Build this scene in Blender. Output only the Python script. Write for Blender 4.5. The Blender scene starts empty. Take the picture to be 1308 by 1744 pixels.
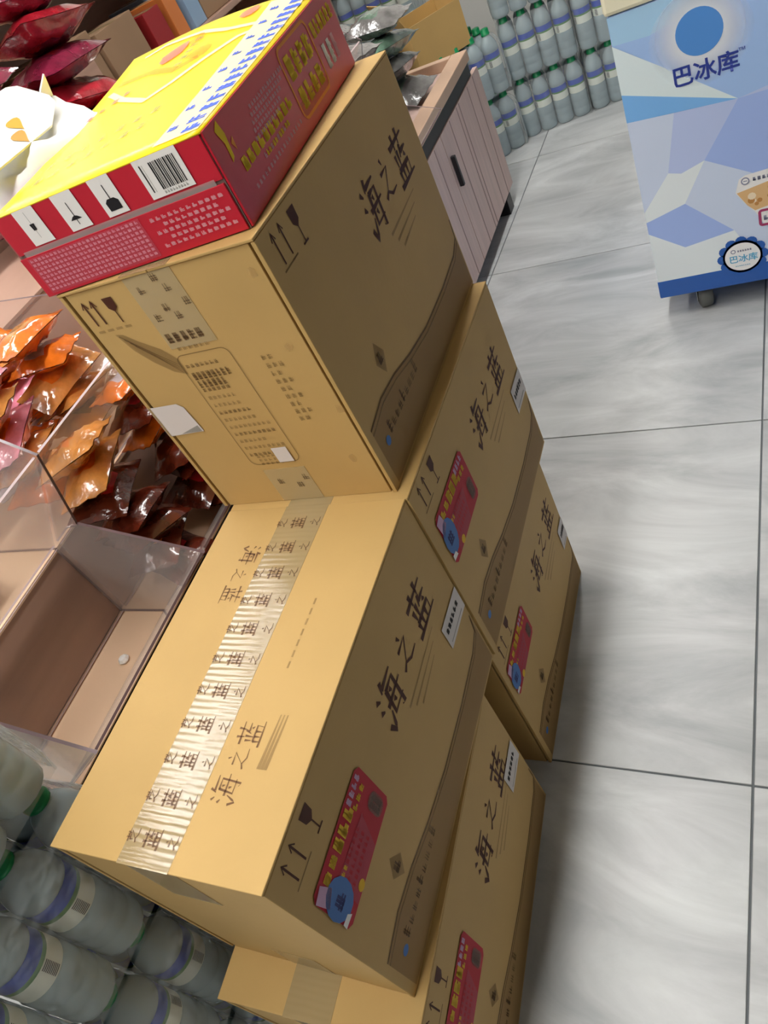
import bpy, bmesh, math, random
from mathutils import Vector, Matrix, noise
random.seed(7)
S = bpy.context.scene
COL = S.collection

# ------------------------------------------------------------------ camera
FPX, IW, IH = 1298.9, 1308.0, 1744.0
cam_data = bpy.data.cameras.new('camera')
cam_data.sensor_fit = 'VERTICAL'
cam_data.sensor_height = 24.0
cam_data.lens = FPX / IH * 24.0
cam_data.clip_start = 0.02
cam = bpy.data.objects.new('camera', cam_data)
COL.objects.link(cam)
RX = Vector((0.87405545, 0.27944513, -0.3974135))
RY = Vector((-0.05860001, -0.75140166, -0.65723784))
RZ = Vector((-0.48227908, 0.59775075, -0.64039123))
CAM = Vector((0.2548, -0.4943, 1.2164))
M = Matrix.Identity(4)
for i in range(3):
    M[i][0], M[i][1], M[i][2], M[i][3] = RX[i], -RY[i], -RZ[i], CAM[i]
cam.matrix_world = M
S.camera = cam

# ------------------------------------------------------------------ world, exposure
S.view_settings.view_transform = 'Standard'
S.view_settings.look = 'None'
S.view_settings.exposure = 0.0
S.view_settings.gamma = 1.0
S.view_settings.use_curve_mapping = False
S.cycles.use_denoising = True
S.cycles.max_bounces = 8
S.cycles.transparent_max_bounces = 24
S.cycles.transmission_bounces = 6
S.cycles.caustics_reflective = False
S.cycles.caustics_refractive = False
W = bpy.data.worlds.new('shop_ambience')
W.use_nodes = True
S.world = W
W.node_tree.nodes['Background'].inputs[0].default_value = (1.0, 0.93, 0.85, 1)
W.node_tree.nodes['Background'].inputs[1].default_value = 0.09
LAMP = 42.0          # emission strength of the ceiling diffusers

# ------------------------------------------------------------------ materials
def lin(c):
    c = c / 255.0
    return c / 12.92 if c <= 0.04045 else ((c + 0.055) / 1.055) ** 2.4
def rgb(r, g, b): return (lin(r), lin(g), lin(b), 1.0)

def mat(name, col, rough=0.6, spec=0.5, metal=0.0, var=0.0, vscale=6.0, bump=0.0, bscale=80.0, coat=0.0, stretch=None, trans=0.0, ior=1.45):
    m = bpy.data.materials.new(name); m.use_nodes = True
    nt = m.node_tree; b = nt.nodes['Principled BSDF']
    b.inputs['Base Color'].default_value = col
    b.inputs['Roughness'].default_value = rough
    b.inputs['Specular IOR Level'].default_value = spec
    b.inputs['Metallic'].default_value = metal
    b.inputs['Coat Weight'].default_value = coat
    b.inputs['Transmission Weight'].default_value = trans
    b.inputs['IOR'].default_value = ior
    tc = nt.nodes.new('ShaderNodeTexCoord'); mp = nt.nodes.new('ShaderNodeMapping')
    nt.links.new(tc.outputs['Object'], mp.inputs['Vector'])
    if stretch: mp.inputs['Scale'].default_value = stretch
    if var:
        n = nt.nodes.new('ShaderNodeTexNoise'); n.inputs['Scale'].default_value = vscale; n.inputs['Detail'].default_value = 6
        nt.links.new(mp.outputs[0], n.inputs['Vector'])
        r = nt.nodes.new('ShaderNodeValToRGB')
        r.color_ramp.elements[0].position = 0.3; r.color_ramp.elements[1].position = 0.7
        r.color_ramp.elements[0].color = tuple(max(0, c * (1 - var)) for c in col[:3]) + (1,)
        r.color_ramp.elements[1].color = tuple(min(1, c * (1 + var)) for c in col[:3]) + (1,)
        nt.links.new(n.outputs['Fac'], r.inputs['Fac']); nt.links.new(r.outputs['Color'], b.inputs['Base Color'])
    if bump:
        n2 = nt.nodes.new('ShaderNodeTexNoise'); n2.inputs['Scale'].default_value = bscale
        nt.links.new(mp.outputs[0], n2.inputs['Vector'])
        bp = nt.nodes.new('ShaderNodeBump'); bp.inputs['Strength'].default_value = bump; bp.inputs['Distance'].default_value = 0.002
        nt.links.new(n2.outputs['Fac'], bp.inputs['Height']); nt.links.new(bp.outputs[0], b.inputs['Normal'])
    return m

def film(name, col, opacity, rough=0.12, gloss=0.25, bump=0.0):
    """thin clear plastic: mostly see-through, tinted, glossy"""
    m = bpy.data.materials.new(name); m.use_nodes = True
    nt = m.node_tree; nt.nodes.clear()
    out = nt.nodes.new('ShaderNodeOutputMaterial')
    tr = nt.nodes.new('ShaderNodeBsdfTransparent'); tr.inputs[0].default_value = tuple(1 - (1 - c) * 0.10 for c in col[:3]) + (1,)
    pr = nt.nodes.new('ShaderNodeBsdfPrincipled'); pr.inputs['Base Color'].default_value = col
    pr.inputs['Roughness'].default_value = rough
    mx = nt.nodes.new('ShaderNodeMixShader')
    lw = nt.nodes.new('ShaderNodeLayerWeight'); lw.inputs[0].default_value = 0.5
    fr = nt.nodes.new('ShaderNodeMath'); fr.operation = 'POWER'; fr.inputs[1].default_value = 3.0
    nt.links.new(lw.outputs['Facing'], fr.inputs[0])
    if bump:
        nz = nt.nodes.new('ShaderNodeTexNoise'); nz.inputs['Scale'].default_value = 45; tc = nt.nodes.new('ShaderNodeTexCoord')
        nt.links.new(tc.outputs['Object'], nz.inputs['Vector'])
        bp = nt.nodes.new('ShaderNodeBump'); bp.inputs['Strength'].default_value = bump; bp.inputs['Distance'].default_value = 0.01
        nt.links.new(nz.outputs['Fac'], bp.inputs['Height']); nt.links.new(bp.outputs[0], pr.inputs['Normal'])
    ma = nt.nodes.new('ShaderNodeMath'); ma.operation = 'MULTIPLY_ADD'; ma.inputs[1].default_value = gloss * 2; ma.inputs[2].default_value = opacity
    ma.use_clamp = True
    nt.links.new(fr.outputs[0], ma.inputs[0]); nt.links.new(ma.outputs[0], mx.inputs[0])
    nt.links.new(tr.outputs[0], mx.inputs[1]); nt.links.new(pr.outputs[0], mx.inputs[2]); nt.links.new(mx.outputs[0], out.inputs[0])
    return m

def ink(name, col, alpha=1.0, rough=0.6):
    """flat print; alpha < 1 lets the carton show through as pale ink does"""
    m = mat(name, col, rough=rough, spec=0.3)
    m.node_tree.nodes['Principled BSDF'].inputs['Alpha'].default_value = alpha
    return m

CARD = mat('kraft_carton', (0.53, 0.345, 0.128, 1), 0.55, 0.22, var=0.06, vscale=5, bump=0.08, bscale=140)
CARD_EDGE = mat('kraft_cut_edge', (0.32, 0.20, 0.09, 1), 0.8)
INK = ink('brown_print', rgb(74, 34, 22), 0.92)
INK_ST = ink('tape_stamp_ink', rgb(120, 78, 50), .6)
INK_F = ink('faint_brown_print', rgb(84, 52, 28), 0.30)
INK_M = ink('mid_brown_print', rgb(84, 52, 28), 0.5)
WAVE = ink('red_brown_tint', rgb(92, 40, 30), 0.28)
TAPE = bpy.data.materials.new('printed_packing_tape')
TAPE.use_nodes = True
_b = TAPE.node_tree.nodes['Principled BSDF']
_b.inputs['Base Color'].default_value = (0.62, 0.47, 0.24, 1); _b.inputs['Roughness'].default_value = 0.16; _b.inputs['Alpha'].default_value = 0.55
_b.inputs['Specular IOR Level'].default_value = 0.8
_w = TAPE.node_tree.nodes.new('ShaderNodeTexWave'); _w.bands_direction = 'Y'; _w.inputs['Scale'].default_value = 42; _w.inputs['Distortion'].default_value = 1.2
_tc = TAPE.node_tree.nodes.new('ShaderNodeTexCoord'); _bp = TAPE.node_tree.nodes.new('ShaderNodeBump'); _bp.inputs['Strength'].default_value = 0.22; _bp.inputs['Distance'].default_value = 0.001
TAPE.node_tree.links.new(_tc.outputs['Object'], _w.inputs['Vector']); TAPE.node_tree.links.new(_w.outputs['Fac'], _bp.inputs['Height']); TAPE.node_tree.links.new(_bp.outputs[0], _b.inputs['Normal'])

RED = mat('red_carton_print', rgb(196, 32, 52), 0.35, 0.5, var=0.05, vscale=8)
RED_IN = mat('grey_board', rgb(120, 100, 92), 0.8)
YEL = mat('yellow_carton_print', rgb(252, 226, 20), 0.3, 0.5)
P_WHITE = ink('white_print', rgb(235, 232, 228))
P_CREAM = ink('cream_print', rgb(248, 240, 190), 0.8)
P_YEL = ink('yellow_print', rgb(236, 196, 22))
P_GOLD = ink('gold_outline', rgb(236, 150, 60))
P_ORG = ink('orange_print', rgb(232, 120, 30), 0.35)
P_BLUE = ink('blue_print', rgb(70, 98, 205))
P_PINK = ink('pink_print', rgb(238, 120, 110), 0.75)
P_PALE = ink('pale_small_print', rgb(240, 190, 200), 0.55)
P_BLACK = ink('black_print', rgb(30, 28, 32))
P_GREY = ink('grey_print', rgb(120, 122, 110), 0.45)
ST_RED = ink('sticker_red', rgb(178, 30, 48))
ST_ROSE = ink('sticker_rose', rgb(196, 80, 96), 0.7)
ST_YEL = ink('sticker_yellow', rgb(222, 176, 40))
ST_BLUE = ink('sticker_blue', rgb(74, 116, 178))
ST_LIL = ink('sticker_lilac', rgb(206, 168, 200), 0.9)
LABELW = mat('paper_label', rgb(214, 206, 202), 0.6)
WOOD = mat('pinkish_wood_laminate', rgb(206, 178, 168), 0.45, 0.4, var=0.08, vscale=3, stretch=(14, 14, 1.2))
WOOD_D = mat('brown_wood_laminate', rgb(176, 142, 124), 0.4, 0.4, var=0.1, vscale=3, stretch=(3, 1, 14))
WOOD_L = mat('tan_shelf_laminate', rgb(228, 196, 164), 0.35, 0.4, var=0.05, vscale=3)
WOOD_E = mat('pale_wood_edge', rgb(196, 164, 138), 0.5, var=0.05)
GROOVE = mat('groove_shadow_line', rgb(160, 134, 126), 0.7)
BLACK = mat('black_plastic', rgb(28, 26, 30), 0.4)
ACR = film('clear_acrylic', (0.80, 0.72, 0.68, 1), 0.05, 0.05, 0.35)
ACR_E = mat('acrylic_cut_edge', rgb(104, 84, 86), 0.2, 0.6)
ACR_L = mat('acrylic_polished_edge', rgb(196, 176, 176), 0.2, 0.6)
SHRINK = film('shrink_wrap_film', (0.90, 0.95, 0.95, 1), 0.14, 0.14, 0.35, bump=0.9)
BOTTLE = mat('clear_water_bottle', (0.64, 0.79, 0.82, 1), 0.10, 0.7, trans=0.5, ior=1.25)
CAPM = mat('green_bottle_cap', rgb(20, 140, 84), 0.35)
LB_BLUE = mat('label_blue', rgb(16, 66, 178), 0.3)
LB_GRN = mat('label_green', rgb(70, 128, 60), 0.35)
LB_WHT = mat('label_white', rgb(232, 236, 222), 0.35)
STEEL = mat('grey_metal', rgb(150, 152, 150), 0.35, metal=0.7)
RUBBER = mat('grey_rubber', rgb(92, 94, 90), 0.6)
WALL = mat('painted_wall', rgb(214, 212, 206), 0.8, bump=0.1)

def tile_mat():
    m = bpy.data.materials.new('grey_marble_tile'); m.use_nodes = True
    nt = m.node_tree; b = nt.nodes['Principled BSDF']
    b.inputs['Roughness'].default_value = 0.28; b.inputs['Specular IOR Level'].default_value = 0.35
    tc = nt.nodes.new('ShaderNodeTexCoord'); mp = nt.nodes.new('ShaderNodeMapping')
    mp.inputs['Rotation'].default_value = (0, 0, -0.62); mp.inputs['Scale'].default_value = (1.2, 3.6, 1)
    oi = nt.nodes.new('ShaderNodeObjectInfo')
    ad = nt.nodes.new('ShaderNodeVectorMath'); ad.operation = 'MULTIPLY_ADD'
    nt.links.new(oi.outputs['Random'], ad.inputs[0]); ad.inputs[1].default_value = (9, 17, 5)
    nt.links.new(tc.outputs['Object'], ad.inputs[2]); nt.links.new(ad.outputs[0], mp.inputs['Vector'])
    n = nt.nodes.new('ShaderNodeTexNoise'); n.inputs['Scale'].default_value = 1.9; n.inputs['Detail'].default_value = 9; n.inputs['Roughness'].default_value = 0.62; n.inputs['Distortion'].default_value = 0.9
    nt.links.new(mp.outputs[0], n.inputs['Vector'])
    r = nt.nodes.new('ShaderNodeValToRGB')
    e = r.color_ramp.elements
    e[0].position = 0.30; e[0].color = (0.33, 0.345, 0.345, 1); e[1].position = 0.70; e[1].color = (0.62, 0.635, 0.625, 1)
    x = e.new(0.5); x.color = (0.475, 0.487, 0.482, 1)
    nt.links.new(n.outputs['Fac'], r.inputs['Fac']); nt.links.new(r.outputs['Color'], b.inputs['Base Color'])
    return m
TILE = tile_mat()
GROUT = mat('dark_grout', rgb(104, 108, 110), 0.9)

# ------------------------------------------------------------------ helpers
def empty(name, loc=(0, 0, 0), rz=0.0, parent=None):
    o = bpy.data.objects.new(name, None); COL.objects.link(o)
    o.empty_display_size = 0.05
    o.location = loc; o.rotation_euler = (0, 0, rz); o.parent = parent
    return o
def tag(o, label=None, cat=None, group=None, kind=None):
    if label: o['label'] = label
    if cat: o['category'] = cat
    if group: o['group'] = group
    if kind: o['kind'] = kind
    return o
def link(name, me, parent=None, loc=(0, 0, 0), rot=(0, 0, 0)):
    o = bpy.data.objects.new(name, me); COL.objects.link(o)
    o.parent = parent; o.location = loc; o.rotation_euler = rot
    return o
def to_mesh(bm, name, mats, smooth=False):
    me = bpy.data.meshes.new(name)
    bmesh.ops.recalc_face_normals(bm, faces=bm.faces)
    bm.to_mesh(me); bm.free()
    for m in (mats if isinstance(mats, (list, tuple)) else [mats]): me.materials.append(m)
    if smooth:
        for p in me.polygons: p.use_smooth = True
    return me
def box(bm, x0, x1, y0, y1, z0, z1, mi=0, bev=0.0):
    vs = [bm.verts.new((x, y, z)) for z in (z0, z1) for y in (y0, y1) for x in (x0, x1)]
    fs = [bm.faces.new([vs[i] for i in f]) for f in ((0, 2, 3, 1), (4, 5, 7, 6), (0, 1, 5, 4), (2, 6, 7, 3), (0, 4, 6, 2), (1, 3, 7, 5))]
    for f in fs: f.material_index = mi
    if bev:
        es = list({e for f in fs for e in f.edges})
        bmesh.ops.bevel(bm, geom=es, offset=bev, segments=2, affect='EDGES', profile=0.5)
def boxes(name, mats, lst, parent=None, bev=0.0, loc=(0, 0, 0), rot=(0, 0, 0)):
    bm = bmesh.new()
    for b in lst: box(bm, *b[:6], mi=b[6] if len(b) > 6 else 0, bev=bev)
    return link(name, to_mesh(bm, name, mats), parent, loc, rot)
def lathe(name, prof, mats, seg=16, mi=None, smooth=True):
    bm = bmesh.new(); rings = []
    for r, z in prof:
        rings.append([bm.verts.new((r * math.cos(2 * math.pi * k / seg), r * math.sin(2 * math.pi * k / seg), z)) for k in range(seg)] if r > 1e-6 else [bm.verts.new((0, 0, z))])
    for i in range(len(rings) - 1):
        a, b = rings[i], rings[i + 1]
        for k in range(seg):
            k2 = (k + 1) % seg
            if len(a) == 1 and len(b) == 1: continue
            if len(a) == 1: f = bm.faces.new((a[0], b[k], b[k2]))
            elif len(b) == 1: f = bm.faces.new((a[k], a[k2], b[0]))
            else: f = bm.faces.new((a[k], a[k2], b[k2], b[k]))
            if mi: f.material_index = mi(i, k)
    return to_mesh(bm, name, mats, smooth)
def extrude_poly(name, pts, axis, a0, a1, mats, parent=None, side_mi=0, loc=(0, 0, 0)):
    """prism: pts in the plane normal to axis ('x': (y,z), 'y': (x,z), 'z': (x,y))"""
    def P(p, a): return {'x': (a, p[0], p[1]), 'y': (p[0], a, p[1]), 'z': (p[0], p[1], a)}[axis]
    bm = bmesh.new()
    A = [bm.verts.new(P(p, a0)) for p in pts]; B = [bm.verts.new(P(p, a1)) for p in pts]
    bm.faces.new(A); bm.faces.new(B[::-1]); n = len(pts)
    for i in range(n):
        f = bm.faces.new((A[i], B[i], B[(i + 1) % n], A[(i + 1) % n])); f.material_index = side_mi
    return link(name, to_mesh(bm, name, mats), parent, loc)

# flat print: a set of 2-D shapes laid on a face. face maps (u, v, lift) -> local point
def on_right(u, v, h): return (h, u, v)          # +x face, u along +y
def on_front(u, v, h): return (u, -h, v)         # -y face, u along +x
def on_top(ztop): return lambda u, v, h: (u, v, ztop + h)
def on_top_r(ztop): return lambda u, v, h: (-v, u, ztop + h)   # reads along +y, up = -x
class Print:
    def __init__(s, fmap, lift=0.0004): s.bm = bmesh.new(); s.f = fmap; s.h = lift; s.mats = []
    def mi(s, m):
        if m not in s.mats: s.mats.append(m)
        return s.mats.index(m)
    def poly(s, pts, m, dh=0.0):
        try:
            f = s.bm.faces.new([s.bm.verts.new(s.f(u, v, s.h + dh)) for u, v in pts]); f.material_index = s.mi(m)
        except ValueError: pass
    def rect(s, u0, v0, u1, v1, m, dh=0.0): s.poly([(u0, v0), (u1, v0), (u1, v1), (u0, v1)], m, dh)
    def disc(s, u, v, r, m, rv=None, n=20, dh=0.0):
        rv = rv or r
        s.poly([(u + r * math.cos(2 * math.pi * k / n), v + rv * math.sin(2 * math.pi * k / n)) for k in range(n)], m, dh)
    def stroke(s, pts, w, m, dh=0.0, taper=True):
        n = len(pts); L = []; R_ = []
        for i, p in enumerate(pts):
            a = pts[max(0, i - 1)]; b = pts[min(n - 1, i + 1)]
            d = Vector((b[0] - a[0], b[1] - a[1])); d = d.normalized() if d.length > 0 else Vector((1, 0))
            nn = Vector((-d.y, d.x)); ww = w * ((1.0 if i == 0 else 0.35 if i == n - 1 else 0.8) if taper else 1) / 2
            L.append((p[0] + nn.x * ww, p[1] + nn.y * ww)); R_.append((p[0] - nn.x * ww, p[1] - nn.y * ww))
        for i in range(n - 1): s.poly([L[i], L[i + 1], R_[i + 1], R_[i]], m, dh)
    def frame(s, u0, v0, u1, v1, w, m, r=0.0, dh=0.0, n=5):
        c = []
        for cx, cy, a0 in ((u1 - r, v1 - r, 0), (u0 + r, v1 - r, 90), (u0 + r, v0 + r, 180), (u1 - r, v0 + r, 270)):
            for k in range(n + 1):
                a = math.radians(a0 + 90 * k / n); c.append((cx, cy, math.cos(a), math.sin(a)))
        N = len(c)
        for i in range(N):
            a, b = c[i], c[(i + 1) % N]
            q = [(a[0] + r * a[2], a[1] + r * a[3]), (b[0] + r * b[2], b[1] + r * b[3]), (b[0] + (r - w) * b[2], b[1] + (r - w) * b[3]), (a[0] + (r - w) * a[2], a[1] + (r - w) * a[3])]
            s.poly(q, m, dh)
    def glyph(s, u, v, w, h, m, rnd, dh=0.0, bold=0.16):
        """an unreadable, densely stroked character as the blurred small print shows"""
        t = bold * h
        for k in range(rnd.choice((2, 3))): 
            y = v + h * (0.12 + 0.76 * (k + rnd.random() * 0.5) / 3); s.rect(u + w * 0.08, y - t / 2, u + w * 0.92, y + t / 2, m, dh)
        for k in range(rnd.choice((2, 3))):
            x = u + w * (0.15 + 0.7 * (k + rnd.random() * 0.5) / 3); s.rect(x - t / 2, v + h * 0.05, x + t / 2, v + h * 0.95, m, dh)
    def glyphs(s, u, v, n, w, h, m, seed=1, gap=0.15, dh=0.0, bold=0.16):
        rnd = random.Random(seed)
        for i in range(n): s.glyph(u + i * w * (1 + gap), v, w, h, m, rnd, dh, bold)
    def build(s, name, parent): return link(name, to_mesh(s.bm, name, s.mats), parent)

HAI = [[(.02, .88), (.14, .78)], [(-.04, .62), (.08, .54)], [(-.06, .22), (.06, -.02), (.12, .08), (.26, .34)], [(.42, 1.02), (.3, .8)], [(.36, .86), (.92, .9)],
       [(.44, .74), (.34, .18), (.86, .2)], [(.42, .72), (.82, .74), (.74, .0), (.62, .06)], [(.22, .46), (1.02, .5)], [(.55, .66), (.6, .56)], [(.52, .4), (.57, .3)]]
ZHI = [[(.48, 1.0), (.56, .84)], [(.2, .68), (.8, .72), (.3, .22)], [(.05, .1), (.3, .22), (.6, .06), (1.05, .1)]]
LAN = [[(.05, .84), (.95, .9)], [(.34, 1.04), (.36, .72)], [(.68, 1.06), (.64, .74)], [(.22, .66), (.24, .4)], [(.4, .7), (.38, .36)], [(.62, .74), (.5, .5)],
       [(.58, .6), (.92, .62)], [(.7, .52), (.78, .44)], [(.2, .32), (.22, .06)], [(.2, .32), (.84, .34), (.8, .08)], [(.4, .32), (.4, .08)], [(.6, .32), (.6, .08)], [(.0, .03), (1.02, .06)]]
def brush(pr, strokes, u, v, w, h, m, t=0.125, flip=False):
    for st in strokes:
        if flip: pts = [(u + w * (1 - x), v + h * (1 - y)) for x, y in st]
        else: pts = [(u + w * x, v + h * y) for x, y in st]
        pr.stroke(pts, t * (w + h) / 2, m, dh=0.00002)

def text_mesh(body, size, mats, fmap, u, v, lift=0.0006, bold=0.0, shear=0.0, name='lettering'):
    cu = bpy.data.curves.new('lettering_curve', 'FONT'); cu.body = body; cu.size = size; cu.offset = bold; cu.shear = shear; cu.resolution_u = 2
    tmp = bpy.data.objects.new('tmp_text', cu); COL.objects.link(tmp)
    dg = bpy.context.evaluated_depsgraph_get(); dg.update()
    me = bpy.data.meshes.new_from_object(tmp.evaluated_get(dg))
    COL.objects.unlink(tmp); bpy.data.objects.remove(tmp); bpy.data.curves.remove(cu)
    for vt in me.vertices:
        x, y = vt.co.x, vt.co.y; vt.co = fmap(u + x, v + y, lift)
    me.materials.clear(); me.materials.append(mats); me.name = name
    return me

# ------------------------------------------------------------------ floor of tiles
T = 0.8; GX, GY, GW = 0.1881, 0.8326, -0.0309
floor = boxes('floor', GROUT, [(-3.4, 3.2, -3.4, 3.8, -0.05, -0.003)])
tag(floor, kind='structure')
bm = bmesh.new(); box(bm, -T / 2 + 0.0016, T / 2 - 0.0016, -T / 2 + 0.0016, T / 2 - 0.0016, -0.012, 0.0, bev=0.0012)
tile_me = to_mesh(bm, 'tile', TILE)
for i in range(-4, 4):
    for j in range(-4, 4):
        dx, dy = (i + 0.5) * T, (j + 0.5) * T
        x = GX + math.cos(GW) * dx - math.sin(GW) * dy; y = GY + math.sin(GW) * dx + math.cos(GW) * dy
        if -3.2 < x < 3.0 and -3.1 < y < 3.5:
            link('tile', tile_me, floor, (x, y, 0), (0, 0, GW))

# ------------------------------------------------------------------ walls, ceiling, lamps
tag(boxes('wall_back', WALL, [(-3.4, 3.2, 3.6, 3.7, 0, 2.8)]), kind='structure')
tag(boxes('wall_left', WALL, [(-3.4, -3.3, -3.4, 3.6, 0, 2.8)]), kind='structure')
tag(boxes('ceiling', WALL, [(-3.4, 3.2, -3.4, 3.7, 2.8, 2.9)]), kind='structure')
EMIT = bpy.data.materials.new('lamp_diffuser'); EMIT.use_nodes = True
_e = EMIT.node_tree.nodes['Principled BSDF']; _e.inputs['Emission Color'].default_value = (1.0, 0.985, 0.965, 1); _e.inputs['Emission Strength'].default_value = LAMP
for i, (x, y) in enumerate([(-2.25, -2.4), (-2.25, -0.9), (-2.25, 0.6), (-2.25, 2.1), (-0.35, -2.4), (-0.35, -0.9), (-0.35, 0.6), (-0.35, 2.1)]):  # the nearest lamp of each row is added, unseen, to brighten front faces
    r = empty('ceiling_light', (x, y, 2.8))
    where = ['added unseen fill, nearest', 'second', 'third', 'farthest'][i % 4] + ' in the ' + ['left', 'right'][i // 4] + ' row'
    tag(r, 'white strip ceiling light, ' + where + ' above the shop floor', 'ceiling light', 'ceiling strip lights')
    boxes('housing', WALL, [(-0.09, 0.09, -0.62, 0.62, -0.05, 0.0)], r, bev=0.004)
    boxes('diffuser', EMIT, [(-0.07, 0.07, -0.6, 0.6, -0.062, -0.051)], r)

# ------------------------------------------------------------------ big kraft cartons
CH = 0.3308
def carton(label, Wd, L, loc, yaw, full_front=False, top=False, stick=None, wlab=None, seed=0):
    r = empty('kraft_carton', loc, yaw)
    tag(r, label, 'box', 'stacked kraft liquor cartons')
    H = CH - 0.0004; w = Wd
    boxes('body', [CARD], [(-w + 0.0084, -0.0084, 0.0012, L - 0.0012, 0, H - 0.0035), (-0.0048, 0, 0, L, 0, H - 0.0035), (-w, -w + 0.0052, 0, L, 0, H - 0.0035)], r, bev=0.0007)
    for a, b in ((-w, -w / 2 - 0.0006), (-w / 2 + 0.0006, 0.0)):
        boxes('top_flap', [CARD], [(a, b, -0.001, L + 0.001, H - 0.0031, H)], r, bev=0.0008)
    c = -w / 2 + 0.0
    # tape over the top seam and down the front
    tp = bmesh.new()
    n = 40
    box(tp, c - 0.037, c + 0.026, -0.0016, L + 0.0016, H, H + 0.0003)
    link('top_tape', to_mesh(tp, 'top_tape', TAPE), r)
    boxes('hanging_tape_end', TAPE, [(c - 0.037, c + 0.026, 0.0006, 0.0010, H - 0.09, H - 0.0036)], r)
    boxes('bottom_tape_end', TAPE, [(c - 0.032, c + 0.028, 0.0006, 0.0010, 0.001, 0.055)], r)
    # side printing
    pr = Print(on_right)
    brush(pr, HAI, .210, .200, .050, .062, INK); brush(pr, ZHI, .270, .212, .038, .046, INK); brush(pr, LAN, .322, .202, .056, .058, INK)
    pr.build('calligraphy', r); pr = Print(on_right)
    for k in range(3): pr.stroke([(.245 + .01 * k, .186 - .013 * k), (.35 - .012 * k, .19 - .012 * k)], .004, INK_F)
    for u in (.026, .044):
        pr.stroke([(u, .287), (u, .318)], .0022, INK, taper=False); pr.stroke([(u - .004, .311), (u, .319), (u + .004, .311)], .0016, INK, taper=False)
    pr.rect(.018, .282, .052, .2838, INK_M)
    pr.poly([(.066, .318), (.082, .318), (.081, .304), (.074, .298), (.067, .304)], INK); pr.rect(.0732, .283, .0748, .299, INK); pr.rect(.068, .281, .080, .283, INK)
    pr.build('handling_marks', r); pr = Print(on_right)
    wav = [(.428, .105), (.418, .078), (.39, .066), (.318, .062), (.229, .064), (.16, .074), (.108, .086), (.06, .091), (.012, .084)]
    wav = [(min(u, L - .004), v) for u, v in wav]
    pr.stroke(wav, .0032, INK_M, taper=False); pr.stroke([(u, v - .007) for u, v in wav], .0022, INK_F, taper=False)
    for i in range(len(wav) - 1):
        a, b = wav[i], wav[i + 1]; pr.poly([a, b, (b[0], .004), (a[0], .004)], WAVE, dh=-0.0002)
    pr.build('wave_print', r); pr = Print(on_right)
    pr.poly([(.083, .119), (.097, .140), (.111, .119), (.097, .098)], INK_F); pr.glyph(.090, .111, .014, .016, INK_M, random.Random(3), dh=.0001)
    rnd = random.Random(5)
    for i in range(9): pr.glyph(.045 + i * .0135, .048, .011, .012 if i % 4 else .02, INK_M if i < 6 else INK_F, rnd, bold=.1)
    pr.disc(.034, .050, .006, ST_BLUE)
    pr.build('logo_print', r)
    if stick:
        u0, v0, u1, v1 = stick
        sx = lambda a: u0 + (u1 - u0) * a; sy = lambda a: v0 + (v1 - v0) * a
        st = Print(on_right, 0.0012)
        cor = .006
        st.poly([(sx(0) + cor, v0), (sx(1) - cor, v0), (u1, v0 + cor), (u1, v1 - cor), (u1 - cor, v1), (u0 + cor, v1), (u0, v1 - cor), (u0, v0 + cor)], ST_RED)
        so = st.build('promotion_sticker', r)
        d = Print(on_right, 0.0016)
        d.poly([(sx(.18), sy(.02)), (sx(.62), sy(.02)), (sx(.74), sy(.55)), (sx(.22), sy(.62))], ST_ROSE)
        rn = random.Random(seed)
        for i in range(2): d.glyph(sx(.14 + i * .12), sy(.76), (u1 - u0) * .10, (v1 - v0) * .16, ST_YEL, rn, dh=.0001, bold=.22)
        for i in range(3): d.glyph(sx(.38 + i * .115), sy(.72), (u1 - u0) * .105, (v1 - v0) * .24, ST_YEL, rn, dh=.0001, bold=.24)
        for i in range(4): d.glyph(sx(.70 + i * .065), sy(.84), (u1 - u0) * .055, (v1 - v0) * .13, ST_LIL, rn, dh=.0001)
        for i in range(3): d.glyph(sx(.71 + i * .075), sy(.68), (u1 - u0) * .06, (v1 - v0) * .11, ST_YEL, rn, dh=.0001)
        for j in range(3):
            for i in range(9): d.glyph(sx(.22 + i * .048), sy(.5 - .15 * j), (u1 - u0) * .038, (v1 - v0) * .09, ST_RED if j else ST_YEL if i < 3 else ST_RED, rn, dh=.0001, bold=.12)
        d.build('sticker_lettering', so)
        e = Print(on_right, 0.0019)
        e.poly([(sx(.0), sy(.92)), (sx(.12), sy(.96)), (sx(.16), sy(.7)), (sx(.03), sy(.6))], ST_LIL)
        e.disc(sx(.13), sy(.46), (u1 - u0) * .15, ST_BLUE, rv=(v1 - v0) * .33, n=14)
        e.glyph(sx(.05), sy(.33), (u1 - u0) * .14, (v1 - v0) * .22, ink('seal_navy', rgb(46, 56, 112)), rn, dh=.0001)
        e.poly([(sx(-.01), sy(.12)), (sx(.10), sy(.1)), (sx(.08), sy(.2)), (sx(.0), sy(.22))], P_WHITE, dh=.0001)
        e.disc(sx(.31), sy(.07), .006, ST_YEL)
        e.build('sticker_seal', so)
        g = Print(on_right, 0.002); g.frame(sx(.80), sy(.1), sx(.95), sy(.5), .009, P_GREY, r=.008); g.rect(sx(.82), sy(.15), sx(.93), sy(.45), P_GREY); g.build('sticker_panel', so)
    if wlab:
        u0, v0, u1, v1 = wlab
        st = Print(on_right, 0.0012); st.rect(u0, v0, u1, v1, LABELW)
        so = st.build('white_label', r)
        d = Print(on_right, 0.0016); d.glyphs(u0 + .006, v0 + (v1 - v0) * .5, 6, (u1 - u0) * .11, (v1 - v0) * .22, P_BLACK, seed, dh=0)
        d.rect(u0 + .006, v0 + .006, u1 - .01, v0 + .008, P_GREY); d.build('label_lettering', so)
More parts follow.
